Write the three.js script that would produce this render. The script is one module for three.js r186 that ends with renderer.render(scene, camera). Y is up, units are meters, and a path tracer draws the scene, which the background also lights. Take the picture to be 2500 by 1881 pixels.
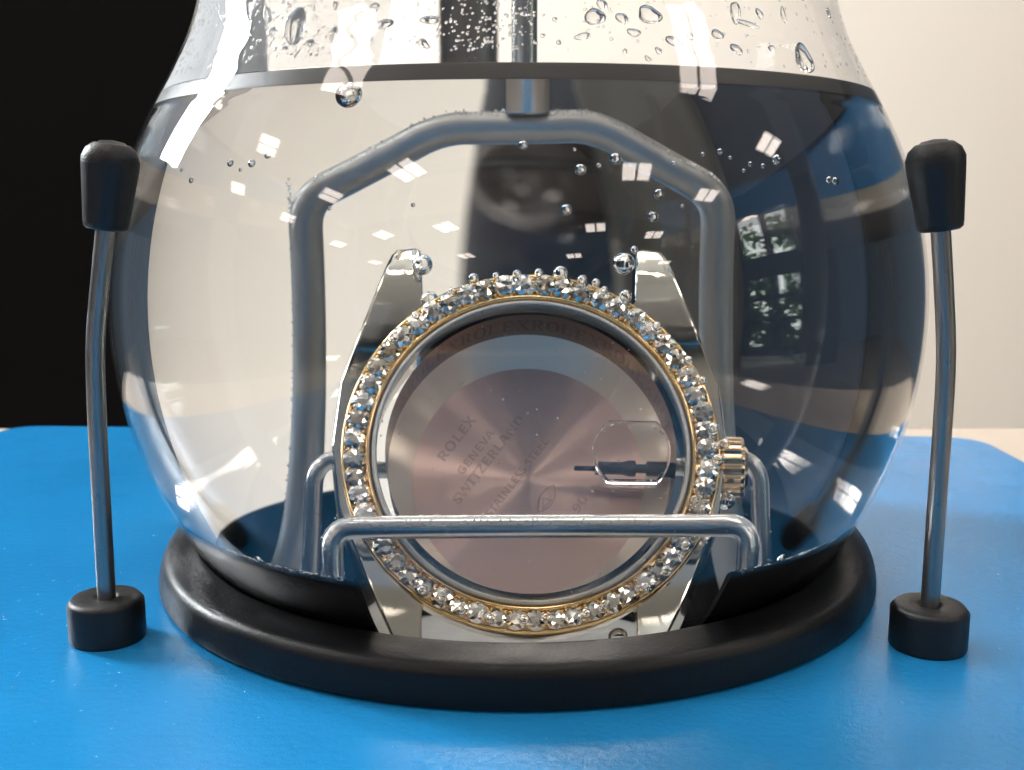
import * as THREE from 'three';
import { mergeGeometries } from 'three/addons/utils/BufferGeometryUtils.js';
import { RoundedBoxGeometry } from 'three/addons/geometries/RoundedBoxGeometry.js';
import { RectAreaLightUniformsLib } from 'three/addons/lights/RectAreaLightUniformsLib.js';

// ------------------------------------------------------------------ camera, light, exposure
const scene = new THREE.Scene();
const camera = new THREE.PerspectiveCamera(38.69, 1024 / 770, 0.01, 60);
camera.position.set(-0.0007, 0.0479, 0.142);
camera.rotation.x = -0.1714;
camera.focus = 0.112;
camera.userData.fStop = 62;
const renderer = new THREE.WebGLRenderer({ antialias: true });
renderer.toneMapping = THREE.LinearToneMapping;
renderer.toneMappingExposure = 1.14;
renderer.shadowMap.enabled = true;
RectAreaLightUniformsLib.init();
scene.background = new THREE.Color(0.06, 0.078, 0.1);      // the dim rest of the room
const WINDOW_GLOW = 72, GARDEN_GLOW = 9, LAMP_GLOW = 12;

// ------------------------------------------------------------------ helpers (all shapes below are in millimetres)
const MM = 0.001;
let seed = 7;
const rnd = () => { seed = (seed + 0x6d2b79f5) | 0; let t = Math.imul(seed ^ (seed >>> 15), 1 | seed); t = (t + Math.imul(t ^ (t >>> 7), 61 | t)) ^ t; return ((t ^ (t >>> 14)) >>> 0) / 4294967296; };
const rr = (a, b) => a + (b - a) * rnd();
const names = new Map();
const numbered = (n) => { const k = names.get(n) ?? 0; names.set(n, k + 1); return k ? n + '_' + String(k).padStart(3, '0') : n; };
function tag(o, label, category, group, kind) { o.userData.label = label; if (category) o.userData.category = category; if (group) o.userData.group = group; if (kind) o.userData.kind = kind; return o; }
function thing(name, label, category, [x, y, z] = [0, 0, 0], group) {
  const o = new THREE.Group(); o.name = numbered(name); o.position.set(x * MM, y * MM, z * MM); scene.add(o);
  return tag(o, label, category, group);
}
function add(name, geo, mat, parent, offset) {                // geometry in mm, in the parent's axes (or the world's, less offset)
  if (offset) geo.translate(-offset[0], -offset[1], -offset[2]);
  if (!geo.userData.mm) { geo.scale(MM, MM, MM); geo.userData.mm = true; }
  const m = new THREE.Mesh(geo, mat); m.name = (parent ?? scene) === scene ? numbered(name) : name;
  m.castShadow = m.receiveShadow = true;
  (parent ?? scene).add(m);
  return m;
}
function flip(g) {                                            // turns a surface inside out: air inside water
  if (g.index) { const a = g.index.array; for (let i = 0; i < a.length; i += 3) { const t = a[i]; a[i] = a[i + 1]; a[i + 1] = t; } }
  const n = g.attributes.normal.array; for (let i = 0; i < n.length; i++) n[i] = -n[i];
  return g;
}
const lathe = (pts, seg = 128) => new THREE.LatheGeometry(pts.map(([r, y]) => new THREE.Vector2(r, y)), seg);
const latheZ = (pts, seg = 160) => lathe(pts, seg).rotateX(Math.PI / 2);  // axis along z: profile (radius, z)
function rounded(points, r, n = 8) {                          // polyline with rounded corners, evenly usable by a tube
  const P = points.map((p) => new THREE.Vector3(...p)), out = [P[0]];
  for (let i = 1; i < P.length - 1; i++) {
    const a = P[i - 1].clone().sub(P[i]), b = P[i + 1].clone().sub(P[i]), k = Math.min(r, a.length() * 0.48, b.length() * 0.48);
    const s = P[i].clone().addScaledVector(a.normalize(), k), e = P[i].clone().addScaledVector(b.normalize(), k), q = new THREE.QuadraticBezierCurve3(s, P[i], e);
    for (let j = 0; j <= n; j++) out.push(q.getPoint(j / n));
  }
  out.push(P[P.length - 1]);
  return out;
}
function rod(points, radius, seg = 220, sides = 24) {
  const path = new THREE.CurvePath(); for (let i = 1; i < points.length; i++) path.add(new THREE.LineCurve3(points[i - 1], points[i]));
  const pts = path.getSpacedPoints(seg), curve = new THREE.CatmullRomCurve3(pts);
  const g = [new THREE.TubeGeometry(curve, seg, radius, sides).toNonIndexed()];
  for (const [k, s] of [[0, -1], [1, 1]]) {
    const c = new THREE.SphereGeometry(radius, sides, 8, 0, Math.PI * 2, 0, Math.PI / 2).toNonIndexed();
    c.applyQuaternion(new THREE.Quaternion().setFromUnitVectors(new THREE.Vector3(0, 1, 0), curve.getTangent(k).multiplyScalar(s))); const p = curve.getPoint(k); c.translate(p.x, p.y, p.z); g.push(c);
  }
  return mergeGeometries(g);
}
function noiseTexture(size, fn, srgb) {
  const d = new Uint8Array(size * size * 4);
  for (let y = 0; y < size; y++) for (let x = 0; x < size; x++) { const v = fn(x, y), c = Array.isArray(v) ? v : [v, v, v]; for (let k = 0; k < 3; k++) d[(y * size + x) * 4 + k] = Math.max(0, Math.min(255, c[k])); d[(y * size + x) * 4 + 3] = 255; }
  const t = new THREE.DataTexture(d, size, size); t.wrapS = t.wrapT = THREE.RepeatWrapping; t.magFilter = THREE.LinearFilter; if (srgb) t.colorSpace = THREE.SRGBColorSpace; t.needsUpdate = true;
  return t;
}
function grid(n) { const a = new Float32Array(n * n); for (let i = 0; i < n * n; i++) a[i] = rnd(); return a; }
function fractal(size, cells) {                               // tileable value noise
  const layers = cells.map((n) => [n, grid(n)]);
  return (x, y) => { let s = 0, w = 0, a = 1; for (const [n, g] of layers) { const u = x / size * n, v = y / size * n, i = Math.floor(u), j = Math.floor(v), fu = u - i, fv = v - j, su = fu * fu * (3 - 2 * fu), sv = fv * fv * (3 - 2 * fv), at = (p, q) => g[((q % n + n) % n) * n + ((p % n + n) % n)];
    s += a * ((at(i, j) * (1 - su) + at(i + 1, j) * su) * (1 - sv) + (at(i, j + 1) * (1 - su) + at(i + 1, j + 1) * su) * sv); w += a; a *= 0.6; } return s / w; };
}

// ------------------------------------------------------------------ materials
const std = (color, roughness, metalness = 0, more = {}) => new THREE.MeshStandardMaterial({ color: new THREE.Color().setRGB(...color), roughness, metalness, ...more });
const phy = (color, roughness, metalness = 0, more = {}) => new THREE.MeshPhysicalMaterial({ color: new THREE.Color().setRGB(...color), roughness, metalness, ...more });
const fA = fractal(512, [16, 64, 128, 256]), fB = fractal(512, [5, 11, 23, 60]), fC = fractal(256, [32, 64, 128]);
const pebble = noiseTexture(512, (x, y) => 255 * fA(x, y));
const blotch = noiseTexture(512, (x, y) => 150 + 105 * (fB(x, y) - 0.5) * 1.6);
const fine = noiseTexture(256, (x, y) => 255 * fC(x, y));
const fM = fractal(1024, [4, 9, 31]), marks = new Float32Array(1024 * 1024);
for (let i = 0; i < 900; i++) { const x = Math.floor(rnd() * 1024), y = Math.floor(rnd() * 1024), k = rr(0.15, 0.8); marks[y * 1024 + x] = k; if (rnd() < 0.4) marks[y * 1024 + (x + 1) % 1024] = k * 0.7; }
for (let i = 0; i < 46; i++) { let x = rnd() * 1024, y = rnd() * 1024, a = rnd() * 6.28; const n = rr(10, 60), k = rr(0.04, 0.16); for (let j = 0; j < n; j++) { x += Math.cos(a); y += Math.sin(a); a += rr(-0.06, 0.06); marks[(((Math.floor(y) % 1024) + 1024) % 1024) * 1024 + ((Math.floor(x) % 1024) + 1024) % 1024] = k; } }
const matMap = noiseTexture(1024, (x, y) => { const v = 232 + 44 * (fM(x, y) - 0.5), k = marks[y * 1024 + x]; return [v + (255 - v) * k, v + (255 - v) * k, v]; }, true);
const rep = (t, u, v) => { const c = t.clone(); c.repeat.set(u, v); c.needsUpdate = true; return c; };
const M = {
  mat: phy([0.02, 0.31, 0.72], 0.3, 0, { map: rep(matMap, 0.5, 0.5), bumpMap: rep(pebble, 11, 11), bumpScale: 0.00007, roughnessMap: rep(blotch, 1.3, 1.3), specularIntensity: 0.9 }),
  table: std([0.62, 0.52, 0.42], 0.5),
  wall: std([0.9, 0.815, 0.715], 0.9),
  ceiling: std([0.24, 0.25, 0.27], 0.9),
  plaster: std([0.78, 0.77, 0.75], 0.9),
  floor: std([0.3, 0.275, 0.25], 0.7),
  machine: phy([0.003, 0.003, 0.0035], 0.6, 0, { specularIntensity: 0.35 }),
  rubber: phy([0.008, 0.008, 0.0085], 0.68, 0, { specularIntensity: 0.6, bumpMap: rep(fine, 1, 1), bumpScale: 0.00003, roughnessMap: rep(blotch, 0.25, 0.5) }),
  cap: std([0.008, 0.008, 0.009], 0.45, 0, { bumpMap: rep(fine, 2, 2), bumpScale: 0.00003 }),
  rodSteel: std([0.33, 0.315, 0.3], 0.62, 1, { roughnessMap: rep(blotch, 3, 1) }),
  collar: phy([0.003, 0.003, 0.004], 0.8, 0, { specularIntensity: 0.15, bumpMap: rep(fine, 1, 1), bumpScale: 0.00003 }),
  painted_meniscus: std([0.035, 0.032, 0.029], 0.45),  // dark tone paints in the refraction band of the meniscus
  mist: phy([0.95, 0.96, 0.97], 0.55, 0, { transmission: 1, thickness: 0, ior: 1.33, specularIntensity: 0.3 }),
  navy: std([0.018, 0.038, 0.078], 0.5),  // blue veil of the globe reflections put into the counter colour
  dullWire: std([0.44, 0.435, 0.42], 0.48, 1),
  wire: std([0.55, 0.54, 0.52], 0.25, 1),
  steel: std([0.7, 0.66, 0.59], 0.08, 1),
  brushed: std([0.62, 0.58, 0.54], 0.28, 1),
  gold: std([0.95, 0.68, 0.34], 0.14, 1),
  paleGold: std([0.86, 0.62, 0.36], 0.2, 1),
  plate: std([0.86, 0.86, 0.85], 0.25),
  gasket: std([0.88, 0.83, 0.76], 0.3),
  glass: phy([1, 1, 1], 0, 0, { transmission: 1, thickness: 0, ior: 1.5, specularIntensity: 0.42 }),
  water: phy([1, 1, 1], 0, 0, { transmission: 1, thickness: 0.08, ior: 1.333, attenuationColor: new THREE.Color(0.8, 0.9, 0.93), attenuationDistance: 0.35 }),
  air: phy([1, 1, 1], 0, 0, { transmission: 1, thickness: 0.001, ior: 1.333 }),
  drop: phy([1, 1, 1], 0, 0, { transmission: 1, thickness: 0.001, ior: 1.333 }),
  lens: phy([1, 1, 1], 0, 0, { transmission: 1, thickness: 0.001, ior: 1.3 }),
  gem: phy([1, 0.93, 0.83], 0.1, 0.7, { transmission: 1, thickness: 0.001, ior: 1.75, flatShading: true }),
  gemWhite: phy([1, 0.95, 0.88], 0.16, 0.9, { transmission: 1, thickness: 0.001, ior: 1.75, flatShading: true }),
  gemClear: phy([1, 0.9, 0.76], 0.03, 0.5, { transmission: 1, thickness: 0.001, ior: 1.75, flatShading: true }),
  frame: std([0.03, 0.033, 0.035], 0.5),
  housing: std([0.75, 0.75, 0.74], 0.6),
  leaf: phy([0.16, 0.32, 0.09], 0.8, 0, { transmission: 0.45, thickness: 0, side: THREE.DoubleSide }),
};
const glow = (c, k) => new THREE.MeshStandardMaterial({ color: 0x000000, roughness: 1, emissive: new THREE.Color().setRGB(...c), emissiveIntensity: k });
M.daylight = glow([0.92, 0.97, 1], WINDOW_GLOW / 2);
M.gardenLight = glow([0.95, 1, 1], GARDEN_GLOW / 2);
M.diffuser = glow([1, 0.86, 0.76], LAMP_GLOW / 2);

// ------------------------------------------------------------------ the setting
function structure(name, geo, mat) { const m = add(name, geo, mat); m.userData.kind = 'structure'; return m; }
structure('table', new RoundedBoxGeometry(320, 30, 520, 3, 4).translate(-5, -18.2, 160), M.table);
structure('wall', new THREE.BoxGeometry(3300, 2900, 60).translate(-370, 550, -2530), M.wall);
structure('floor', new THREE.BoxGeometry(14000, 40, 12500).translate(0, -780, 3000), M.floor);
structure('ceiling', new THREE.BoxGeometry(14000, 60, 12500).translate(0, 2120, 3000), M.ceiling);
structure('added_ceiling_panel', new THREE.BoxGeometry(7400, 60, 6200).translate(0, 2050, 500), M.plaster);  // unseen pale section, added to bounce light into the watch

function areaLight(parent, w, h, color, intensity, pos, dir) {   // w, h and pos in metres
  const l = new THREE.RectAreaLight(new THREE.Color().setRGB(...color), intensity, w, h); l.name = 'light';
  l.position.set(...pos); parent.add(l); l.quaternion.setFromUnitVectors(new THREE.Vector3(0, 0, -1), new THREE.Vector3(...dir)); return l;
}
// ceiling lamps: housing with two glowing diffusers
{
  const makeLamp = () => {
    const t = thing('ceiling_lamp', 'square recessed ceiling lamp with two glowing diffusers, mirrored in the glass globe, or unseen and added in the rear rows', 'ceiling lamp', [0, 2020, 0], 'ceiling lamps mirrored in the globe');
    add('housing', new RoundedBoxGeometry(640, 24, 640, 2, 4).translate(0, 8, 0), M.housing, t);
    for (const s of [-1, 1]) add('diffuser', new RoundedBoxGeometry(262, 12, 560, 2, 3).translate(s * 158, -6, 0), M.diffuser, t);
    return t;
  };
  const lamp = makeLamp();
  let first = true;
  for (const x of [-4.6, -3, -1.45, 0.06, 1.55, 3, 4.7]) for (const z of [-1.9, -1.35, 0.45, 2.2, 4.15, 6.1]) {  // the two rear rows are added to brighten the wall and mat
    if ((z === -1.35 && (x < -4 || x > -1)) || (z === -1.9 && (x < -4 || x > 2)) || (x === 0.06 && z > 1)) continue;
    const o = first ? lamp : lamp.clone(); first = false;
    if (o !== lamp) { o.name = numbered('ceiling_lamp'); scene.add(o); }
    o.position.set(x, 2.02 - 0.02, z); o.rotation.y = 0.35; o.scale.set(0.7, 1, 0.7);
  }
  scene.children.filter((o) => o.name.startsWith('ceiling_lamp')).forEach((o) => [-1, 1].forEach((s) => areaLight(o, 0.183, 0.392, [1, 0.88, 0.8], LAMP_GLOW / 2, [s * 0.158, -0.016, 0], [0, -1, 0])));
}
// tall window on the left
{
  const t = thing('tall_window', 'tall bright window at the left, mirrored as a white streak on the glass neck', 'window', [-1900, 0, -1020]);
  t.rotation.y = Math.PI / 2;                                  // its own z faces +x
  add('pane', new THREE.BoxGeometry(420, 1100, 8).translate(0, 1110, 0), M.daylight, t);
  for (const x of [-240, 240]) add('frame', new RoundedBoxGeometry(60, 1220, 50, 2, 6).translate(x, 1110, 20), M.frame, t);
  for (const y of [530, 1690]) add('frame', new RoundedBoxGeometry(420, 60, 46, 2, 6).translate(0, y, 20), M.frame, t);
  areaLight(t, 0.42, 1.1, [0.92, 0.97, 1], WINDOW_GLOW / 2, [0, 1.11, 0.012], [0, 0, 1]);
}
// garden window on the right, with foliage outside
{
  const a = 1.95, cx = Math.sin(a) * 4100, cz = -Math.cos(a) * 4100;   // azimuth from straight ahead
  const t = thing('garden_window', 'dark framed window with trees outside, mirrored at the right of the globe', 'window', [cx, -560, cz]);
  t.rotation.y = Math.atan2(-cx, -cz);
  const W = 1330, bars = [];
  add('pane', new THREE.BoxGeometry(W + 500, 2500, 8).translate(0, 1150, -700), M.gardenLight, t);
  const fr = (w, h, x, y) => add('frame', new RoundedBoxGeometry(w, h, 60, 2, 6).translate(x, y, 0), M.frame, t);
  for (const x of [-W / 2, 0, W / 2]) fr(190, 2300, x, 1150);
  fr(W, 330, 0, 1330); fr(W, 120, 0, 2260); fr(W, 60, 0, 860); fr(W, 60, 0, 520); fr(W, 140, 0, 60);
  for (const s of [-1, 1]) fr(900, 2900, s * (W / 2 + 540), 1150);
  fr(W + 500, 500, 0, 2560);
  areaLight(t, 1.3, 2.2, [0.95, 1, 1], GARDEN_GLOW / 3, [0, 1.15, -0.69], [0, 0, 1]);
  const leaf = new THREE.PlaneGeometry(0.07, 0.05), N = 2600, im = new THREE.InstancedMesh(leaf, M.leaf, N), d = new THREE.Object3D();
  im.name = 'foliage'; tag(im, 'green foliage of the trees outside the garden window', 'foliage', null, 'stuff');
  const clumps = Array.from({ length: 60 }, () => [rr(-0.8, 0.8), rr(0.1, 1) ** 1.4 * 2.1, rr(-0.6, -0.25)]);
  t.updateMatrixWorld(true);
  for (let i = 0; i < N; i++) {
    const c = clumps[Math.floor(rnd() * clumps.length)];
    d.position.set(c[0] + (rnd() + rnd() - 1) * 0.24, c[1] + (rnd() + rnd() - 1) * 0.24, Math.min(-0.1, c[2] + (rnd() - 0.5) * 0.2)); d.rotation.set(rr(-1, 1), rr(-1, 1), rr(-3, 3)); d.scale.setScalar(rr(0.7, 1.7)); d.updateMatrix();
    im.setMatrixAt(i, new THREE.Matrix4().multiplyMatrices(t.matrixWorld, d.matrix)); im.setColorAt(i, new THREE.Color().setRGB(rr(0.6, 1.3), rr(0.6, 1.3), rr(0.5, 1.1)));
  }
  scene.add(im);
}

// ------------------------------------------------------------------ blue work mat
{
  const s = new THREE.Shape(), x0 = -106, x1 = 92, z0 = -84, z1 = 330;
  s.moveTo(x0 + 7, -z0); s.lineTo(x1 - 8, -z0 - 10); s.quadraticCurveTo(x1, -z0 - 10.5, x1 + 0.3, -z0 - 18); s.lineTo(x1 + 1, -z1); s.lineTo(x0, -z1); s.lineTo(x0, -z0 - 7); s.quadraticCurveTo(x0, -z0, x0 + 7, -z0);
  const g = new THREE.ExtrudeGeometry(s, { depth: 2.2, bevelEnabled: true, bevelThickness: 0.5, bevelSize: 0.6, bevelSegments: 4, curveSegments: 16 });
  const uv = g.attributes.uv.array; for (let i = 0; i < uv.length; i++) uv[i] /= 100;
  g.rotateX(-Math.PI / 2).translate(0, -2.7, 0);
  tag(add('work_mat', g, M.mat), 'glossy blue work mat with rounded corners under the rubber base', 'mat');
}
{
  const g = new THREE.SphereGeometry(1, 8, 5, 0, Math.PI * 2, 0, Math.PI / 2), N = 1500, im = new THREE.InstancedMesh(g, M.drop, N), d = new THREE.Object3D();
  for (let i = 0; i < N; i++) {
    let x, z; do { const near = rnd() < 0.6; x = near ? -52 + (rnd() + rnd() + rnd() - 1.5) * 34 : rr(-100, 88); z = near ? 34 + (rnd() + rnd() + rnd() - 1.5) * 40 : rr(-70, 75); } while (Math.hypot(x, z) < 47.5 || Math.hypot(x + 45.1, z - 27.9) < 4.6 || Math.hypot(x - 44.1, z - 30.2) < 4.6);
    const r = 0.05 + 0.17 * rnd() ** 3; d.position.set(x * MM, 0.00001, z * MM); d.rotation.y = rr(0, 6); d.scale.set(r * MM * rr(0.8, 1.5), r * 0.5 * MM, r * MM); d.updateMatrix(); im.setMatrixAt(i, d.matrix);
  }
  im.name = 'water_specks'; tag(im, 'tiny water specks scattered over the blue mat', 'water specks', null, 'stuff'); scene.add(im);
}
// ------------------------------------------------------------------ black cabinet behind the table
{
  const o = [-350, -760, -620], t = thing('black_cabinet', 'tall black cabinet behind the table at the left', 'cabinet', o);
  add('tower', new RoundedBoxGeometry(520, 1700, 200, 4, 8).translate(-206 - 260, 90, -720), M.machine, t, o);
  add('counter', new RoundedBoxGeometry(250, 870, 190, 10, 60).translate(-113, -325, -716), M.navy, t, o);
  add('knob', new THREE.SphereGeometry(11, 36, 24).scale(1.1, 1, 1).translate(-2, -46, -606), std([0.01, 0.012, 0.016], 0.12), t, o);
  add('handle', lathe([[0, -420], [2.6, -420], [2.6, -50], [0, -50]], 24).translate(-1, 0, -606), std([0.2, 0.21, 0.23], 0.3, 1), t, o);
  add('pipe', new THREE.CylinderGeometry(19, 19, 1500, 40).translate(-28.5, -10, -590), std([0.16, 0.16, 0.155], 0.35, 0.6), t, o);
}
// ------------------------------------------------------------------ rubber base
const HC = 33.9, R = 50, RW = 49.6, LEVEL = 57.75;
const sph = (y, rad = R) => Math.sqrt(Math.max(0, rad * rad - (y - HC) ** 2));
const sm = (a, b, x) => { const t = Math.min(1, Math.max(0, (x - a) / (b - a))); return t * t * (3 - 2 * t); };
function sweep(a0, a1, n, profile, closed) {                   // surface from a profile that changes with the angle from the front
  const rows = [], pos = [], uv = [], idx = [];
  for (let i = 0; i <= n; i++) { const a = a0 + (a1 - a0) * i / n, p = profile(a); rows.push(p.length); let run = 0; p.forEach(([r, y], k) => { if (k) run += Math.hypot(r - p[k - 1][0], y - p[k - 1][1]); pos.push(r * Math.sin(a), y, r * Math.cos(a)); uv.push(a * 4.4, run / 10); }); }
  const m = rows[0];
  for (let i = 0; i < n; i++) for (let k = 0; k < m - 1; k++) { const b = i * m + k; idx.push(b, b + m, b + 1, b + 1, b + m, b + m + 1); }
  const g = new THREE.BufferGeometry(); g.setAttribute('position', new THREE.Float32BufferAttribute(pos, 3)); g.setAttribute('uv', new THREE.Float32BufferAttribute(uv, 2)); g.setIndex(idx); g.computeVertexNormals();
  if (closed) { const nn = g.attributes.normal, last = n * m; for (let k = 0; k < m; k++) { const v = new THREE.Vector3().fromBufferAttribute(nn, k).add(new THREE.Vector3().fromBufferAttribute(nn, last + k)).normalize(); nn.setXYZ(k, v.x, v.y, v.z); nn.setXYZ(last + k, v.x, v.y, v.z); } }
  return g;
}
const curveOf = (pts, n) => { const c = new THREE.CatmullRomCurve3(pts.map(([r, y]) => new THREE.Vector3(r, y, 0)), false, 'centripetal'); return c.getPoints(n).map((v) => [v.x, v.y]); };
const base = thing('rubber_base', 'round black rubber base holding the glass globe, with raised collars left and right', 'base', [0, 0, 0]);
{
  const side = (a) => sm(0.75, 1.45, Math.abs(a));              // 0 at the front, 1 at the sides and back
  const mix = (p, q, s) => p.map(([r, y], i) => [r + (q[i][0] - r) * s, y + (q[i][1] - y) * s]);
  const front = [[44, 0], [45.7, 0.1], [46.1, 0.5], [46.2, 2.8], [46.05, 3.8], [45.5, 4.45], [44.3, 4.7], [42.6, 4.82], [41.3, 4.92], [40.8, 4.85], [40.6, 3.2]];
  const flank = [[44, 0], [45.7, 0.1], [46, 0.5], [45.85, 2.2], [45.5, 3.5], [44.85, 4.6], [43.9, 5.45], [42.9, 6.15], [42.2, 6.5], [41.85, 6.4], [41.3, 4.6]];
  add('rim', sweep(-Math.PI, Math.PI, 240, (a) => curveOf(mix(front, flank, side(a)), 44), true), M.rubber, base);
  const top = 11.1, wing = (a) => {
    const lo = 1.5, pts = [];
    for (let i = 0; i <= 10; i++) { const y = lo + (top - lo) * i / 10; pts.push([sph(y, RW) - 0.45, y]); }
    pts.push([sph(top, RW) - 0.75, top + 0.3], [sph(top, RW) - 1.2, top + 0.2]);
    for (let i = 10; i >= 0; i--) { const y = lo + (top - lo) * i / 10; pts.push([sph(y, RW) - 1.6, y]); }
    return pts;
  };
  const aL = 0.375, aR = 0.5, cap = (a) => { const p = wing(a), s = new THREE.Shape(p.map(([r, y]) => new THREE.Vector2(r, y))); return new THREE.ShapeGeometry(s).rotateY(-Math.PI / 2 + a); };
  const g = sweep(aR, 2 * Math.PI - aL, 240, (a) => wing(a > Math.PI ? a - 2 * Math.PI : a));
  add('collar', mergeGeometries([g.toNonIndexed(), cap(aR).toNonIndexed(), cap(-aL).toNonIndexed()]), M.collar, base);
  add('floor_pad', lathe([[23, 0.2], [40.4, 0.2], [40.4, 1.6], [23, 1.6]].reverse(), 96), M.rubber, base);
  add('base_plate', lathe([[0, 0.2], [24, 0.2], [24, 2.0], [23.6, 2.3], [0, 2.3]].reverse(), 96), M.plate, base);  // white colour stands in for the glare under the watch
}
// ------------------------------------------------------------------ glass globe and water
const neckPts = [[sph(57), 57], [sph(59), 59], [42.4, 60.5], [41.55, 62.1], [40.75, 63.6], [40.0, 65.1], [39.15, 67.2], [38.4, 69.6], [37.7, 73], [37.3, 78], [37.6, 86], [38.4, 94]];
const neckCurve = new THREE.CatmullRomCurve3(neckPts.map(([r, y]) => new THREE.Vector3(r, y, 0)), false, 'centripetal');
const neckLine = neckCurve.getPoints(90).map((v) => [v.x, v.y]);
const radiusAt = (y) => { if (y <= 57) return sph(y); for (let i = 1; i < neckLine.length; i++) if (neckLine[i][1] >= y) { const [a, b] = [neckLine[i - 1], neckLine[i]]; return a[0] + (b[0] - a[0]) * (y - a[1]) / (b[1] - a[1]); } return 38; };
{
  const out = []; for (let i = 0; i <= 90; i++) { const y = 1.7 + (56.6 - 1.7) * i / 90; out.push([sph(y), y]); }
  out.push(...neckLine);
  const inn = out.map(([r, y]) => [r - 0.22, y]).reverse();
  const t = thing('glass_globe', 'clear round glass globe full of water with droplets on its neck', 'glass globe', [0, 1.7, 0]);
  add('bowl', lathe([...out, [37.9, 94.2], ...inn, out[0]], 220), M.glass, t, [0, 1.7, 0]);
  add('mist_film', sweep(-1.75, -0.3, 60, () => { const p = []; for (let y = LEVEL + 1.7; y < 76; y += 0.8) p.push([radiusAt(y) - 0.3, y]); return p; }), M.mist, t, [0, 1.7, 0]);
  const w = [[0.001, 0.9]]; w.push([sph(0.9, RW), 0.9]);
  for (let i = 0; i <= 70; i++) { const y = 0.9 + (54.5 - 0.9) * i / 70; w.push([sph(y, RW), y]); }
  for (let y = 55; y < LEVEL + 1.6; y += 0.35) w.push([Math.min(radiusAt(y) - 0.4, sph(y, RW) + 0.1 * (y > 57)), y]);
  const top = w[w.length - 1];
  for (let i = 1; i <= 16; i++) { const k = i / 16; w.push([top[0] - 3.6 * k, LEVEL + (top[1] - LEVEL) * (0.75 * (1 - k) + 0.25 * (1 - k) ** 2)]); }
  w.push([top[0] - 6, LEVEL], [0.001, LEVEL]);
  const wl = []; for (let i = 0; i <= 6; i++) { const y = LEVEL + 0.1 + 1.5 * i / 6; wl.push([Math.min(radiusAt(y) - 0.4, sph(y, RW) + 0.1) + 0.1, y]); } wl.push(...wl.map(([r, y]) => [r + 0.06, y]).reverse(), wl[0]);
  add('painted_meniscus', lathe(wl, 220), M.painted_meniscus, t, [0, 1.7, 0]);  // solid dark ring, painted stand-in for the refraction at the water edge
  tag(add('water', lathe(w, 220), M.water), 'clear still water filling the globe up to its neck', 'water', null, 'structure');
}
// ------------------------------------------------------------------ the two rods beside the globe
for (const [side, x, z, label] of [['left', -45.1, 27.9, 'black capped steel rod on a round foot left of the globe'], ['right', 44.1, 30.2, 'black capped steel rod on a round foot right of the globe']]) {
  const s = side === 'left' ? 1 : -1, o = [x, 0, z], t = thing('capped_rod', label, 'rod', o);
  add('foot', lathe([[0, 0], [3.9, 0], [4.05, 0.25], [4.05, 4.1], [3.5, 4.75], [1.4, 4.75], [1.25, 4.4], [0, 4.4]], 64).translate(0, 0, 0), M.cap, t);
  const p = side === 'left' ? [[0.1, 1, 0], [0.2, 12, 0], [0.45, 28, 0], [0.75, 33, 0], [1.7, 39.5, 0], [2.75, 46, 0]] : [[0, 1, 0], [0, 13.6, 0], [0, 29, 0], [-0.2, 33, 0], [-0.9, 39.5, 0], [-1.7, 46, 0]];
  add('shaft', rod(new THREE.CatmullRomCurve3(p.map((q) => new THREE.Vector3(...q))).getPoints(30), 0.98, 80), M.rodSteel, t);
  const cap = lathe([[0, 0], [1.9, 0], [2.2, 0.25], [2.3, 0.8], [2.85, 6.3], [2.9, 7.2], [2.55, 8.1], [1.9, 8.65], [1.7, 8.75], [1.62, 8.62], [1.2, 8.95], [0, 9.1]], 48);
  const c = add('cap', cap, M.cap, t); c.position.set((p[4][0] + (p[5][0] - p[4][0]) * 0.78) * MM, 44.4 * MM, 0); c.rotation.z = -s * 0.14;
}
// ------------------------------------------------------------------ wires that hold the watch
{
  const t = thing('wire_stand', 'low steel wire bars holding the watch upright on the base plate', 'wire stand', [2, 1.5, 8]);
  const o = [2, 1.5, 8];
  add('front_bar', rod(rounded([[-17.7, 1.5, 15.5], [-17.7, 14.25, 15.5], [22, 14.5, 15.5], [21.9, 1.5, 15.5]], 2.4, 10), 1.12, 200), M.wire, t, o);
  add('rear_bar', rod(rounded([[-19.5, 1.5, -1], [-19.5, 18.9, -1], [23, 19.2, -1], [22.9, 1.5, -1]], 2.6, 10), 0.85, 200), M.wire, t, o);
}
{
  const o = [1.1, 58, -22], t = thing('hanger', 'thick steel wire hanger frame on a stem behind the watch', 'hanger', o);
  add('hoop', rod(rounded([[-20.5, 5, -22], [-20.7, 42.0, -22], [-7.4, 49.2, -22], [7.8, 49.4, -22], [19.8, 42.4, -22], [20.1, 5, -22]], 2.6, 8), 1.55, 260), M.dullWire, t, o);
  add('ferrule', lathe([[0, 50.6], [2.2, 50.6], [2.45, 50.9], [2.45, 57.6], [2, 58.2], [0, 58.2]], 6).translate(1.1, 0, -22), M.brushed, t, o);
  add('stem', lathe([[0, 57], [1.85, 57], [1.85, 100], [0, 100]], 40).translate(1.1, 0, -22), M.wire, t, o);
}
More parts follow.
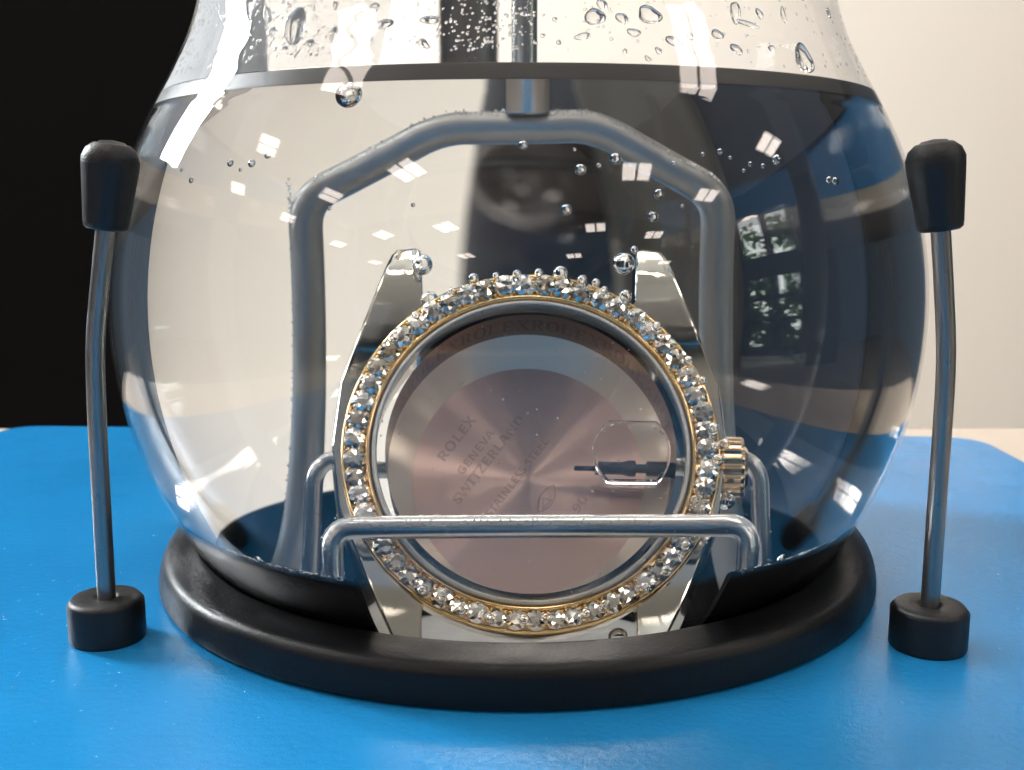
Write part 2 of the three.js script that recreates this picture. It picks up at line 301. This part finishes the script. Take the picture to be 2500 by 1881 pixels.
// ------------------------------------------------------------------ watch case
const TAU = 0.405, WC = [1.23, 20.44, 9];
const watch = thing('watch_case', 'steel watch case with a jewelled gold bezel standing in the water', 'watch case', WC);
watch.rotation.set(-TAU, 0.025, 0);
const toWorld = (x, y, z) => [WC[0] + x, WC[1] + y * Math.cos(TAU) + z * Math.sin(TAU), WC[2] - y * Math.sin(TAU) + z * Math.cos(TAU)];
{
  // mid-case with four lugs, lugs bent back towards their tips
  const s = new THREE.Shape(), q = [[18.8, 0], [18.1, 6.2], [15.8, 12.6], [13.2, 19.9], [12.7, 20.6], [10.9, 20.9], [10.4, 20.5], [10.2, 14.2]];
  s.moveTo(18.8, 0); for (const [x, y] of q.slice(1)) s.lineTo(x, y);
  s.absarc(0, 0, 17.5, Math.atan2(14.2, 10.2), Math.PI - Math.atan2(14.2, 10.2), false);
  for (const [x, y] of [...q].reverse()) s.lineTo(-x, y);
  for (const [x, y] of q.slice(1)) s.lineTo(-x, -y);
  s.absarc(0, 0, 17.5, Math.PI + Math.atan2(14.2, 10.2), 2 * Math.PI - Math.atan2(14.2, 10.2), false);
  for (const [x, y] of [...q].reverse()) s.lineTo(x, -y);
  const hole = new THREE.Path(); hole.absarc(0, 0, 15, 0, Math.PI * 2, true); s.holes.push(hole);
  let g = new THREE.ExtrudeGeometry(s, { depth: 6.0, bevelEnabled: true, bevelThickness: 0.35, bevelSize: 0.3, bevelOffset: -0.3, bevelSegments: 3, curveSegments: 90, steps: 1 });
  g.translate(-0.1, 1.05, -6.9);
  // finer lugs: subdivide long faces so that the bend is smooth
  g = bend(tess(g, 1.1));
  add('mid_case', g, M.steel, watch);
  function tess(geo, max) {
    let p = Array.from(geo.attributes.position.array);
    for (let pass = 0; pass < 7; pass++) { const o = []; let cut = false;
      for (let i = 0; i < p.length; i += 9) { const v = [0, 1, 2].map((k) => p.slice(i + k * 3, i + k * 3 + 3)), L = [0, 1, 2].map((k) => Math.hypot(...[0, 1, 2].map((c) => v[k][c] - v[(k + 1) % 3][c]))), m = L.indexOf(Math.max(...L));
        if (L[m] > max && Math.max(Math.abs(v[m][1]), Math.abs(v[(m + 1) % 3][1])) > 9.5) { cut = true; const a = v[m], b = v[(m + 1) % 3], c = v[(m + 2) % 3], h = a.map((x, k) => (x + b[k]) / 2); o.push(...a, ...h, ...c, ...h, ...b, ...c); } else o.push(...v[0], ...v[1], ...v[2]); }
      p = o; if (!cut) break; }
    const r = new THREE.BufferGeometry(); r.setAttribute('position', new THREE.Float32BufferAttribute(p, 3)); return r;
  }
  function bend(geo) {
    const p = geo.attributes.position;
    for (let i = 0; i < p.count; i++) { const y = Math.abs(p.getY(i)), z = p.getZ(i), w = (z + 6.9) / 6.7, d = y > 11 ? 0.018 * (y - 11) ** 2 + (y > 19.2 ? 0.5 * (y - 19.2) : 0) : 0; p.setZ(i, z - d * (0.35 + 0.65 * w)); }
    geo.computeVertexNormals();
    return creased(geo, 0.5);
  }
  function creased(geo, angle) {                              // smooth normals within an angle, on unindexed triangles
    const p = geo.attributes.position.array, n = p.length / 9, fn = [], map = new Map();
    for (let i = 0; i < n; i++) { const a = new THREE.Vector3().fromArray(p, i * 9), b = new THREE.Vector3().fromArray(p, i * 9 + 3), c = new THREE.Vector3().fromArray(p, i * 9 + 6), f = b.clone().sub(a).cross(c.clone().sub(a)); fn.push(f); for (let k = 0; k < 3; k++) { const key = [0, 1, 2].map((j) => Math.round(p[i * 9 + k * 3 + j] * 500)).join(); if (!map.has(key)) map.set(key, []); map.get(key).push(i); } }
    const un = fn.map((f) => f.clone().normalize()), out = new Float32Array(p.length), ca = Math.cos(angle);
    for (let i = 0; i < n; i++) for (let k = 0; k < 3; k++) { const key = [0, 1, 2].map((j) => Math.round(p[i * 9 + k * 3 + j] * 500)).join(), s = new THREE.Vector3(); for (const j of map.get(key)) if (un[j].dot(un[i]) > ca) s.add(fn[j]); s.normalize().toArray(out, i * 9 + k * 3); }
    geo.setAttribute('normal', new THREE.BufferAttribute(out, 3)); return geo;
  }
  // bezel: channel with two bright rims, stones and prongs in it
  const bezel = add('bezel', latheZ([[15.2, -0.8], [15.35, 0.55], [15.5, 0.75], [15.75, 0.7], [15.85, 0.2], [16.0, -0.25], [17.45, -0.55], [17.6, -0.15], [17.75, 0.05], [18.0, -0.02], [18.1, -0.3], [18.05, -1.0], [17.5, -1.2], [15.2, -1.2]].reverse()), M.gold, watch);
  add('stone_seat', latheZ([[15.9, -0.6], [15.92, -0.12], [17.5, -0.3], [17.55, -0.7]].reverse()), std([0.95, 0.84, 0.68], 0.3, 1), bezel);
  const stone = (() => {
    const P = [], ring = (n, r, z, o) => Array.from({ length: n }, (_, i) => [r * Math.cos((i + o) / n * 2 * Math.PI), r * Math.sin((i + o) / n * 2 * Math.PI), z]), tb = ring(8, 0.5, 0.36, 0), g1 = ring(16, 1, 0.03, 0), g2 = ring(16, 1, -0.03, 0), cu = [0, 0, -0.82], md = ring(8, 0.76, 0.27, 0.5), t = (...v) => v.forEach((x) => P.push(...x));
    for (let i = 0; i < 8; i++) { const j = (i + 1) % 8; t([0.06, -0.04, 0.43], tb[i], tb[j]); t(tb[i], md[i], tb[j]); const pm = md[(i + 7) % 8]; t(tb[i], pm, g1[2 * i]); t(tb[i], g1[2 * i], md[i]); t(md[i], g1[2 * i], g1[2 * i + 1]); t(md[i], g1[2 * i + 1], g1[(2 * i + 2) % 16]); }
    for (let i = 0; i < 16; i++) { const j = (i + 1) % 16; t(g1[i], g2[i], g1[j]); t(g1[j], g2[i], g2[j]); t(g2[i], cu, g2[j]); }
    const g = new THREE.BufferGeometry(); g.setAttribute('position', new THREE.Float32BufferAttribute(P, 3)); g.computeVertexNormals(); return g;
  })();
  const N = 56, size = 1.13, prong = [];
  const sg = stone.clone().scale(size, size, size);
  for (let i = 0; i < N; i++) {
    const a = i / N * 2 * Math.PI + 0.03, m = add('stone', sg, [M.gem, M.gemWhite, M.gem, M.gemClear, M.gemWhite][Math.floor(rnd() * 5)], bezel);
    m.position.set(16.78 * Math.cos(a) * MM, 16.78 * Math.sin(a) * MM, 0.45 * MM); m.rotation.set(rr(-0.22, 0.22), rr(-0.22, 0.22), rr(0, 3));
    const b = a + Math.PI / N;
    for (const r of [16.05, 17.4]) for (const k of [-1, 1]) { const c = new THREE.SphereGeometry(0.2, 8, 6); c.scale(1, 1, 1.6).translate(r * Math.cos(b + k * 0.014), r * Math.sin(b + k * 0.014), 0.42); prong.push(c); }
  }
  const pr = add('prong', mergeGeometries(prong), M.gold, bezel); pr.userData.kind = 'stuff';
  // crystal: one surface between the water and the air in the case, and the pale ring round its edge
  add('crystal', flip(latheZ([[0.001, 0.95], [14.68, 0.95], [14.74, 0.9], [14.76, 0.8], [14.76, -0.9]].reverse())), M.air, watch);
  add('crystal_ring', latheZ([[14.78, -0.9], [14.78, 0.86], [14.86, 0.98], [15.0, 0.95], [15.15, 0.76], [15.2, 0.4], [15.2, -0.9]].reverse()), M.gasket, watch);
  // date magnifier
  const cy = new THREE.Shape(); cy.moveTo(-2.3, 3); cy.lineTo(2.3, 3); cy.quadraticCurveTo(3.6, 1.9, 3.6, 0); cy.quadraticCurveTo(3.6, -1.9, 2.3, -3); cy.lineTo(-2.3, -3); cy.quadraticCurveTo(-3.6, -1.9, -3.6, 0); cy.quadraticCurveTo(-3.6, 1.9, -2.3, 3);
  add('date_magnifier', new THREE.ExtrudeGeometry(cy, { depth: 0.55, bevelEnabled: true, bevelThickness: 0.25, bevelSize: 0.25, bevelOffset: -0.2, bevelSegments: 3, curveSegments: 16 }).translate(9.6, -0.15, 1.24), M.lens, watch);
  // inner wall with engraved letters, polished bevel, brushed case back
  const ringTex = (() => { const c = document.createElement('canvas'); c.width = 2048; c.height = 64; const x = c.getContext('2d'); x.fillStyle = '#b5aca6'; x.fillRect(0, 0, 2048, 64); x.fillStyle = '#9f9690'; x.font = 'bold 46px serif'; x.textBaseline = 'middle'; const w = 'ROLEX'; x.translate(2048, 0); x.scale(-1, 1); for (let i = 0; i < 60; i++) x.fillText(w[i % 5], i * 2048 / 60 + 2, 34); const t = new THREE.CanvasTexture(c); t.colorSpace = THREE.SRGBColorSpace; t.wrapS = THREE.RepeatWrapping; return t; })();
  add('inner_ring', latheZ([[13.9, 0.4], [13.6, -3.6]].reverse()), std([0.62, 0.55, 0.5], 0.22, 1, { map: ringTex, side: THREE.DoubleSide }), watch);
  add('inner_bevel', latheZ([[13.6, -3.6], [13.3, -4.0], [11.4, -6.0], [11.2, -6.2]].reverse()), phy([1, 0.9, 0.75], 0.38, 1, { anisotropy: 0.93, anisotropyRotation: Math.PI / 2, side: THREE.DoubleSide }), watch);
  const back = (() => { const c = document.createElement('canvas'); c.width = c.height = 1024; const x = c.getContext('2d'); x.fillStyle = '#fff'; x.fillRect(0, 0, 1024, 1024); x.translate(512, 512); const k = 1024 / 23.2; x.scale(k, k); x.fillStyle = '#e2dcd8';
    const line = (s, px, py, size, len) => { x.save(); x.translate(px, -py); x.rotate(-0.93); x.font = 'bold ' + size + 'px sans-serif'; const w = x.measureText(s).width; x.scale(len / w, 1); x.fillText(s, 0, size * 0.35); x.restore(); };
    line('ROLEX', -8.4, 1.7, 1.35, 5.4); line('GENEVA', -6.7, 0.45, 1.1, 5.4); line('SWITZERLAND', -6.9, -2.5, 1.3, 10.8); line('STAINLESS STEEL', -3.9, -3.7, 1.1, 9.6); line('90', 4.6, -3.2, 1.2, 1.8);
    x.strokeStyle = '#e2dcd8'; x.lineWidth = 0.13; x.save(); x.translate(1.9, 2.1); x.rotate(-0.93); x.beginPath(); x.moveTo(-1.5, 0); x.quadraticCurveTo(0, -1.4, 1.6, -0.4); x.quadraticCurveTo(0.3, 1.2, -1.5, 0); x.stroke(); x.beginPath(); x.moveTo(-0.9, 0.1); x.lineTo(-0.1, -0.5); x.lineTo(0.2, 0.3); x.closePath(); x.stroke(); x.restore();
    const t = new THREE.CanvasTexture(c); t.channel = 1; return t; })();
  const bg = latheZ([[0.02, -6.2], [4, -6.2], [8, -6.2], [11.5, -6.2]].reverse(), 180); { const p = bg.attributes.position, u = new Float32Array(p.count * 2); for (let i = 0; i < p.count; i++) { u[i * 2] = 0.5 + p.getX(i) / 23.2; u[i * 2 + 1] = 0.5 + p.getY(i) / 23.2; } bg.setAttribute('uv1', new THREE.BufferAttribute(u, 2)); }
  const backMap = back.clone(); backMap.colorSpace = THREE.SRGBColorSpace; backMap.channel = 1;
  add('case_back', bg, phy([0.98, 0.7, 0.6], 0.4, 1, { map: backMap, bumpMap: back, bumpScale: 0.0001, anisotropy: 0.93, anisotropyRotation: Math.PI / 2, side: THREE.DoubleSide }), watch);
  // winding stem, seen through the crystal
  const stem = lathe([[0, 4.3], [0.22, 4.4], [0.25, 6.3], [0.6, 6.4], [0.6, 8.9], [0.75, 9.6], [0.75, 10.2], [0.42, 10.3], [0.42, 11.2], [0.7, 11.3], [0.7, 13.9], [0, 13.9]].reverse(), 28).rotateZ(-Math.PI / 2).translate(0, -0.1, -3);
  add('winding_stem', stem, std([0.16, 0.15, 0.15], 0.25, 1), watch);
  // crown
  const cs = new THREE.Shape(), F = 18; for (let i = 0; i <= F * 6; i++) { const a = i / (F * 6) * 2 * Math.PI, r = 2.7 + 0.17 * Math.max(-0.7, Math.cos(a * F)); i ? cs.lineTo(r * Math.cos(a), r * Math.sin(a)) : cs.moveTo(r, 0); }
  const cg = mergeGeometries([new THREE.ExtrudeGeometry(cs, { depth: 1.5, bevelEnabled: true, bevelThickness: 0.4, bevelSize: 0.35, bevelOffset: -0.35, bevelSegments: 3 }).toNonIndexed(), new THREE.CylinderGeometry(1.7, 2.3, 0.5, 40).rotateX(Math.PI / 2).translate(0, 0, 1.95).toNonIndexed(), new THREE.CylinderGeometry(1.5, 1.5, 1.4, 30).rotateX(Math.PI / 2).translate(0, 0, -0.9).toNonIndexed()].map((g) => { for (const k of Object.keys(g.attributes)) if (!['position', 'normal', 'uv'].includes(k)) g.deleteAttribute(k); return g; }));
  add('crown', cg.rotateY(Math.PI / 2).translate(18.45, -0.1, -2.9), M.paleGold, watch);
}
// ------------------------------------------------------------------ air bubbles in the water
const bubbleGeo = flip(new THREE.SphereGeometry(1, 28, 20)), smallBubble = flip(new THREE.SphereGeometry(1, 14, 10));
function bubble([x, y, z], r, label, group) {
  const m = new THREE.Mesh(r > 0.3 ? bubbleGeo : smallBubble, M.air); m.name = numbered('air_bubble'); m.position.set(x * MM, y * MM, z * MM); m.scale.setScalar(r * 1.12 * MM); scene.add(m);
  return tag(m, label, 'air bubble', group);
}
const onWatch = [[-10.4, 19.2, 0.89], [9.0, 19.3, 0.94], [-9.7, 15.6, 0.8], [-5.5, 17.3, 0.45], [-3.3, 17.6, 0.31], [-1.3, 17.7, 0.4], [0.8, 17.9, 0.36], [2.9, 18.4, 0.63], [5.0, 17.2, 0.4], [6.3, 16.9, 0.36], [7.1, 16.2, 0.31], [9.1, 15.5, 0.54], [10.0, 20.8, 0.31], [-11.2, 20.5, 0.27], [10.7, 13.1, 0.36], [12.1, 12.5, 0.4], [15.0, 9.1, 0.4], [16.3, 7.1, 0.36], [-7.5, 16.1, 0.31], [-11.0, 13.6, 0.36], [-13.3, 11.1, 0.36], [-14.3, 9.8, 0.27], [-16.0, 7.3, 0.31], [-10.3, -13.8, 0.45], [-8.5, -14.8, 0.4], [-6.6, -15.9, 0.4], [-3.9, -16.7, 0.45], [-0.6, -16.8, 0.49], [1.5, -16.6, 0.4], [5.3, -16.2, 0.45], [7.1, -15.3, 0.45], [10.9, -13.6, 0.49], [12.9, -11.9, 0.49], [14.7, -9.3, 0.45], [16.6, -8.1, 0.36], [17.3, 2.4, 0.45], [17.5, 0.6, 0.4], [17.7, -0.8, 0.54], [18.4, 1.4, 0.45], [18.5, -3.8, 0.8], [8.4, -17.8, 0.85], [5.6, -18.7, 0.36], [-9.1, -19.6, 0.36], [-16.6, 4.6, 0.27], [-17.0, 2.7, 0.27], [15.5, -4.7, 0.4], [16.3, -5.6, 0.36]];
const special = { 0: 'large air bubble on the inner side of the upper left lug', 1: 'large air bubble on the inner side of the upper right lug', 2: 'large air bubble between the upper left lug and the bezel', 7: 'largest air bubble on the top edge of the jewelled bezel', 11: 'large air bubble where the bezel meets the upper right lug', 12: 'small air bubble on the tip of the upper right lug', 13: 'small air bubble on the tip of the upper left lug', 38: 'air bubble on the upper edge of the gold crown', 39: 'dark air bubble hanging under the gold crown', 40: 'large air bubble beside the lower right lug', 41: 'small air bubble on the floor below the bezel', 42: 'small air bubble beside the lower left lug' };
onWatch.forEach(([x, y, r], i) => {
  const onRing = Math.hypot(x, y) < 18.2, z = onRing ? 0.75 + r * 0.6 : i === 39 ? -2 : i > 39 ? -2 : -1 + r * 0.4;
  const lower = y < -4, rightSide = x > 13;
  bubble(toWorld(x, y, z), r, special[i] ?? (lower ? 'small air bubble beading on the stones of the lower half of the bezel' : rightSide ? 'small air bubble on the stones at the right of the bezel' : 'small air bubble beading along the top of the jewelled bezel'), special[i] ? undefined : lower ? 'bubbles on the lower half of the bezel' : rightSide ? 'bubbles at the right of the bezel' : 'bubbles along the top of the bezel');
});
const onWall = [[-26.87, 50.8, 37.65, 0.32], [-24.52, 50.74, 39.2, 0.36], [-22.87, 51.49, 39.87, 0.35], [-31.42, 49.27, 34.71, 0.28], [-25.71, 50.19, 38.88, 0.18], [0.23, 52.08, 45.72, 0.36], [8.19, 50.96, 45.33, 0.45], [5.15, 50.02, 46.12, 0.44], [6.73, 50.37, 46.04, 0.2], [3.86, 46.64, 47.29, 0.44], [11.97, 47.97, 45.56, 0.41], [11.4, 46.03, 46.26, 0.41], [23.44, 51.0, 39.59, 0.49], [29.17, 49.22, 36.54, 0.37], [29.9, 49.14, 35.97, 0.37], [16.09, 51.4, 43.24, 0.21], [17.75, 51.69, 42.42, 0.26], [18.69, 51.16, 42.33, 0.17], [20.64, 50.6, 41.59, 0.22], [21.94, 50.45, 40.98, 0.22], [19.98, 50.03, 42.18, 0.17], [13.34, 50.58, 44.49, 0.21], [4.65, 51.75, 45.82, 0.16], [-15.27, 56.64, 40.0, 1.13], [-26.3, 11.48, 35.0, 0.39], [26.53, 11.55, 34.73, 0.49], [31.71, 10.31, 29.32, 0.36], [14.08, 46.93, 45.51, 0.16], [-35.08, 51.07, 30.11, 0.25], [-32.83, 50.3, 33.02, 0.19], [-16.68, 46.75, 44.68, 0.17], [-9.17, 47.06, 46.72, 0.16]];
onWall.forEach(([x, y, z, r], i) => {
  const label = i === 23 ? 'large air bubble under the water surface at the upper left' : i === 24 ? 'air bubble above the left collar edge' : i === 25 ? 'larger air bubble above the right collar edge' : i === 26 ? 'smaller air bubble at the far end of the right collar edge' : i === 12 ? 'single air bubble near the glass at the far upper right' : x < 0 ? 'small air bubble clinging to the glass left of the hanger' : 'small air bubble clinging to the glass at the upper right';
  bubble([x, y, z], r, label, i === 12 || (i > 22 && i < 27) ? undefined : x < 0 ? 'bubbles on the upper left glass' : 'bubbles on the upper right glass');
});
// tiny bubbles: too many to count
{
  const spots = [];
  const put = (p, r) => spots.push([p, r]);
  for (let i = 0; i < 330; i++) { const x = rr(-17.5, 22) , a = rr(-1.9, 1.5); put([x, 14.37 + 1.18 * Math.cos(a), 15.5 + 1.18 * Math.abs(Math.sin(a)) * 0.98], rr(0.05, 0.1)); }
  for (let i = 0; i < 70; i++) { const a = rr(-1.2, 1.2), y = rr(3, 14.5); put([-17.7 + 1.18 * Math.sin(a), y, 15.5 + 1.18 * Math.cos(a)], rr(0.05, 0.1)); }
  for (let i = 0; i < 30; i++) { const a = rr(-1.2, 1.2), y = rr(3, 14.5); put([21.95 + 1.18 * Math.sin(a), y, 15.5 + 1.18 * Math.cos(a)], rr(0.04, 0.08)); }
  for (let i = 0; i < 60; i++) { const a = rr(-1.6, 0.9), y = rr(4, 18.5), x = i % 2 ? -19.5 : 22.95; put([x + 0.9 * Math.sin(a) * (i % 2 ? 1 : -1), y, -1 + 0.9 * Math.cos(a)], rr(0.05, 0.1)); }
  for (let i = 0; i < 560; i++) { const s = i % 4 < 3 ? -1 : 1, a = s < 0 ? -rr(0.4, 0.95) : rr(0.52, 0.95), y = i % 3 ? 11.4 - rr(0, 0.7) : 11.4 - rr(0, 1) ** 2 * 6, r = sph(y, RW) - 0.36; put([r * Math.sin(a), y, r * Math.cos(a)], i % 3 ? rr(0.09, 0.16) : rr(0.05, 0.1)); }
  for (let i = 0; i < 90; i++) { const a = rr(0, 6.28), r = rr(14.3, 15.4); put(toWorld(r * Math.cos(a), r * Math.sin(a), 0.85), rr(0.05, 0.09)); }
  for (let i = 0; i < 60; i++) { const a = rr(0, 6.28), r = 14 * Math.sqrt(rnd()); put(toWorld(r * Math.cos(a), r * Math.sin(a), 1.02), rr(0.05, 0.09)); }
  for (let i = 0; i < 50; i++) { const a = rr(0, 6.28); put(toWorld(9.6 + 3.7 * Math.cos(a), -0.15 + 3.1 * Math.sin(a), 1.1), rr(0.05, 0.09)); }
  for (let i = 0; i < 40; i++) { const y = rr(-16, 16), x = -13 - (17 - Math.abs(y)) * 0.3; put(toWorld(x - 0.5, y, rr(-3, -0.4)), rr(0.06, 0.12)); }
  for (let i = 0; i < 320; i++) { const k = rnd(), p = k < 0.5 ? [-20.7 - 1.45 * rr(0.8, 1), rr(12, 44), -21.6] : [rr(-20, 20), 0, 0]; if (k >= 0.5) { const x = p[0]; p[1] = (Math.abs(x) < 7.6 ? 49.3 : 49.3 - (Math.abs(x) - 7.6) * 0.56) + rr(1.3, 1.7); p[2] = -21; } put(p, rr(0.06, 0.14)); }
  const im = new THREE.InstancedMesh(flip(new THREE.SphereGeometry(1, 8, 6)), M.air, spots.length), d = new THREE.Object3D();
  spots.forEach(([p, r], i) => { d.position.set(p[0] * MM, p[1] * MM, p[2] * MM); d.scale.setScalar(r * MM); d.updateMatrix(); im.setMatrixAt(i, d.matrix); });
  im.name = 'tiny_bubbles'; tag(im, 'tiny silvery bubbles dusting the wires, the collars and the watch', 'bubbles', null, 'stuff'); scene.add(im);
}
// ------------------------------------------------------------------ water droplets on the glass neck
{
  const drops = [[-31.7, 63.8, 1.24, 2.09, 25], [-37.9, 65.2, 0.47, 1.35, 40], [-27.9, 61.8, 0.45, 0.51, 30], [-24.4, 62.4, 0.57, 0.88, 20], [-17.4, 63.2, 0.74, 0.56, 0], [-11.5, 63.4, 0.8, 0.49, 0], [-11.8, 61.2, 0.72, 0.36, -35], [-19.1, 61.8, 0.31, 0.37, 0], [-41.6, 66.6, 0.62, 0.42, 20], [-25.6, 65.3, 0.28, 0.52, 0], [-60.1, 66.6, 0.21, 0.61, 20], [-35.8, 63.4, 0.47, 0.47, 0], [-19.5, 65.0, 0.5, 0.32, 0], [-38.5, 61.9, 0.24, 0.24, 0], [-55.8, 66.0, 0.18, 0.21, 0], [-68.3, 66.4, 0.13, 0.16, 0], [-31.9, 61.5, 0.39, 0.26, 0], [-4.1, 61.4, 0.33, 0.33, 0], [7.7, 61.8, 0.84, 0.34, 10], [9.6, 63.7, 0.86, 0.98, -20], [13.1, 63.6, 0.55, 0.62, 0], [17.0, 64.1, 1.25, 0.87, 0], [14.4, 62.3, 0.67, 0.43, -20], [19.7, 61.6, 0.8, 0.56, -30], [15.6, 59.9, 0.34, 0.27, -30], [4.7, 61.2, 0.24, 0.24, 0], [2.8, 61.8, 0.22, 0.22, 0], [0.5, 63.8, 0.36, 0.3, 0], [17.2, 60.7, 0.34, 0.34, 0], [12.8, 60.5, 0.24, 0.27, 0], [11.3, 61.6, 0.17, 0.19, 0], [4.4, 63.3, 0.22, 0.3, 0], [-8.7, 63.3, 0.17, 0.3, 0], [-10.0, 62.7, 0.15, 0.24, 0], [-8.2, 62.3, 0.18, 0.18, 0], [10.7, 64.8, 0.49, 0.56, 0], [22.2, 62.2, 0.38, 0.38, 0], [30.8, 65.0, 0.63, 1.26, -10], [32.4, 63.9, 1.26, 0.35, -10], [35.5, 65.1, 0.46, 0.57, 0], [40.9, 65.4, 0.44, 0.88, -10], [26.5, 62.6, 0.61, 0.57, -30], [28.9, 61.3, 0.65, 0.57, -20], [42.0, 61.2, 1.38, 1.59, -30], [35.4, 61.7, 0.56, 0.35, 0], [33.2, 61.7, 0.35, 0.11, 0], [57.7, 67.0, 0.45, 0.56, -20], [36.5, 60.0, 0.14, 0.14, 0], [30.6, 60.1, 0.11, 0.08, 0]];
  const named = { 0: 'largest oval water droplet on the upper left of the glass neck', 1: 'long slanted water droplet left of the largest oval one', 43: 'largest teardrop of water on the right of the glass neck', 21: 'wide flat water droplet right of the middle of the neck', 19: 'dark irregular water droplet right of the stem', 18: 'curved flat water droplet right of the stem near the water surface', 37: 'tall curved water droplet at the top right of the neck', 38: 'long flat water streak at the top right of the neck' };
  const dome = (() => {                                       // a flattened, slightly irregular dome on the inside of the glass
    return (w, h, k) => { const g = new THREE.SphereGeometry(1, 22, 14), p = g.attributes.position; for (let i = 0; i < p.count; i++) { let x = p.getX(i), y = p.getY(i), z = p.getZ(i); const a = Math.atan2(y, x), f = 1 + 0.12 * Math.sin(2 * a + k) + 0.08 * Math.sin(3 * a + 2 * k) - 0.12 * y; x *= f; y *= f; p.setXYZ(i, x * w, y * h, (z < 0 ? z * 0.55 : z * 0.04) * Math.min(w, h)); } g.computeVertexNormals(); return g; };
  })();
  const placeDrop = (o, az, y, rot, inset) => { const a = az * Math.PI / 180, r = radiusAt(y) - inset, slope = Math.atan2(radiusAt(y + 0.5) - radiusAt(y - 0.5), 1); o.position.set(r * Math.sin(a) * MM, y * MM, r * Math.cos(a) * MM); o.rotation.set(0, 0, 0); o.rotateY(a); o.rotateX(slope); o.rotateZ(rot * Math.PI / 180); };
  drops.forEach(([az, y, w, h, rot], i) => {
    const m = new THREE.Mesh(dome(w * MM, h * MM, i * 1.7), M.drop); m.name = numbered('water_droplet'); placeDrop(m, az, y, rot, 0.3); scene.add(m);
    tag(m, named[i] ?? (az < -2 ? 'small water droplet on the left half of the glass neck' : 'small water droplet on the right half of the glass neck'), 'water droplet', named[i] ? undefined : az < -2 ? 'droplets on the left of the neck' : 'droplets on the right of the neck');
  });
  const N = 1500, im = new THREE.InstancedMesh(dome(1, 1, 0.4), M.drop, N), d = new THREE.Object3D();
  for (let i = 0; i < N; i++) {
    const c = rnd(), az = c < 0.45 ? rr(-85, -28) : c < 0.55 ? -27 + (rnd() + rnd() - 1) * 12 : c < 0.75 ? -4 + (rnd() + rnd() - 1) * 9 : rr(-75, 75), y = rr(60.5, 71);
    placeDrop(d, az, y, rr(-30, 30), 0.28); const s = rr(0.06, 0.16); d.scale.set(s * MM, s * rr(0.9, 1.6) * MM, s * 0.8 * MM); d.updateMatrix(); im.setMatrixAt(i, d.matrix);
  }
  im.name = 'condensation'; tag(im, 'fine beads of condensation over the glass neck', 'condensation', null, 'stuff'); scene.add(im);
}
scene.traverse((o) => { if (o.isMesh) { o.castShadow = true; o.receiveShadow = true; } });
renderer.render(scene, camera);
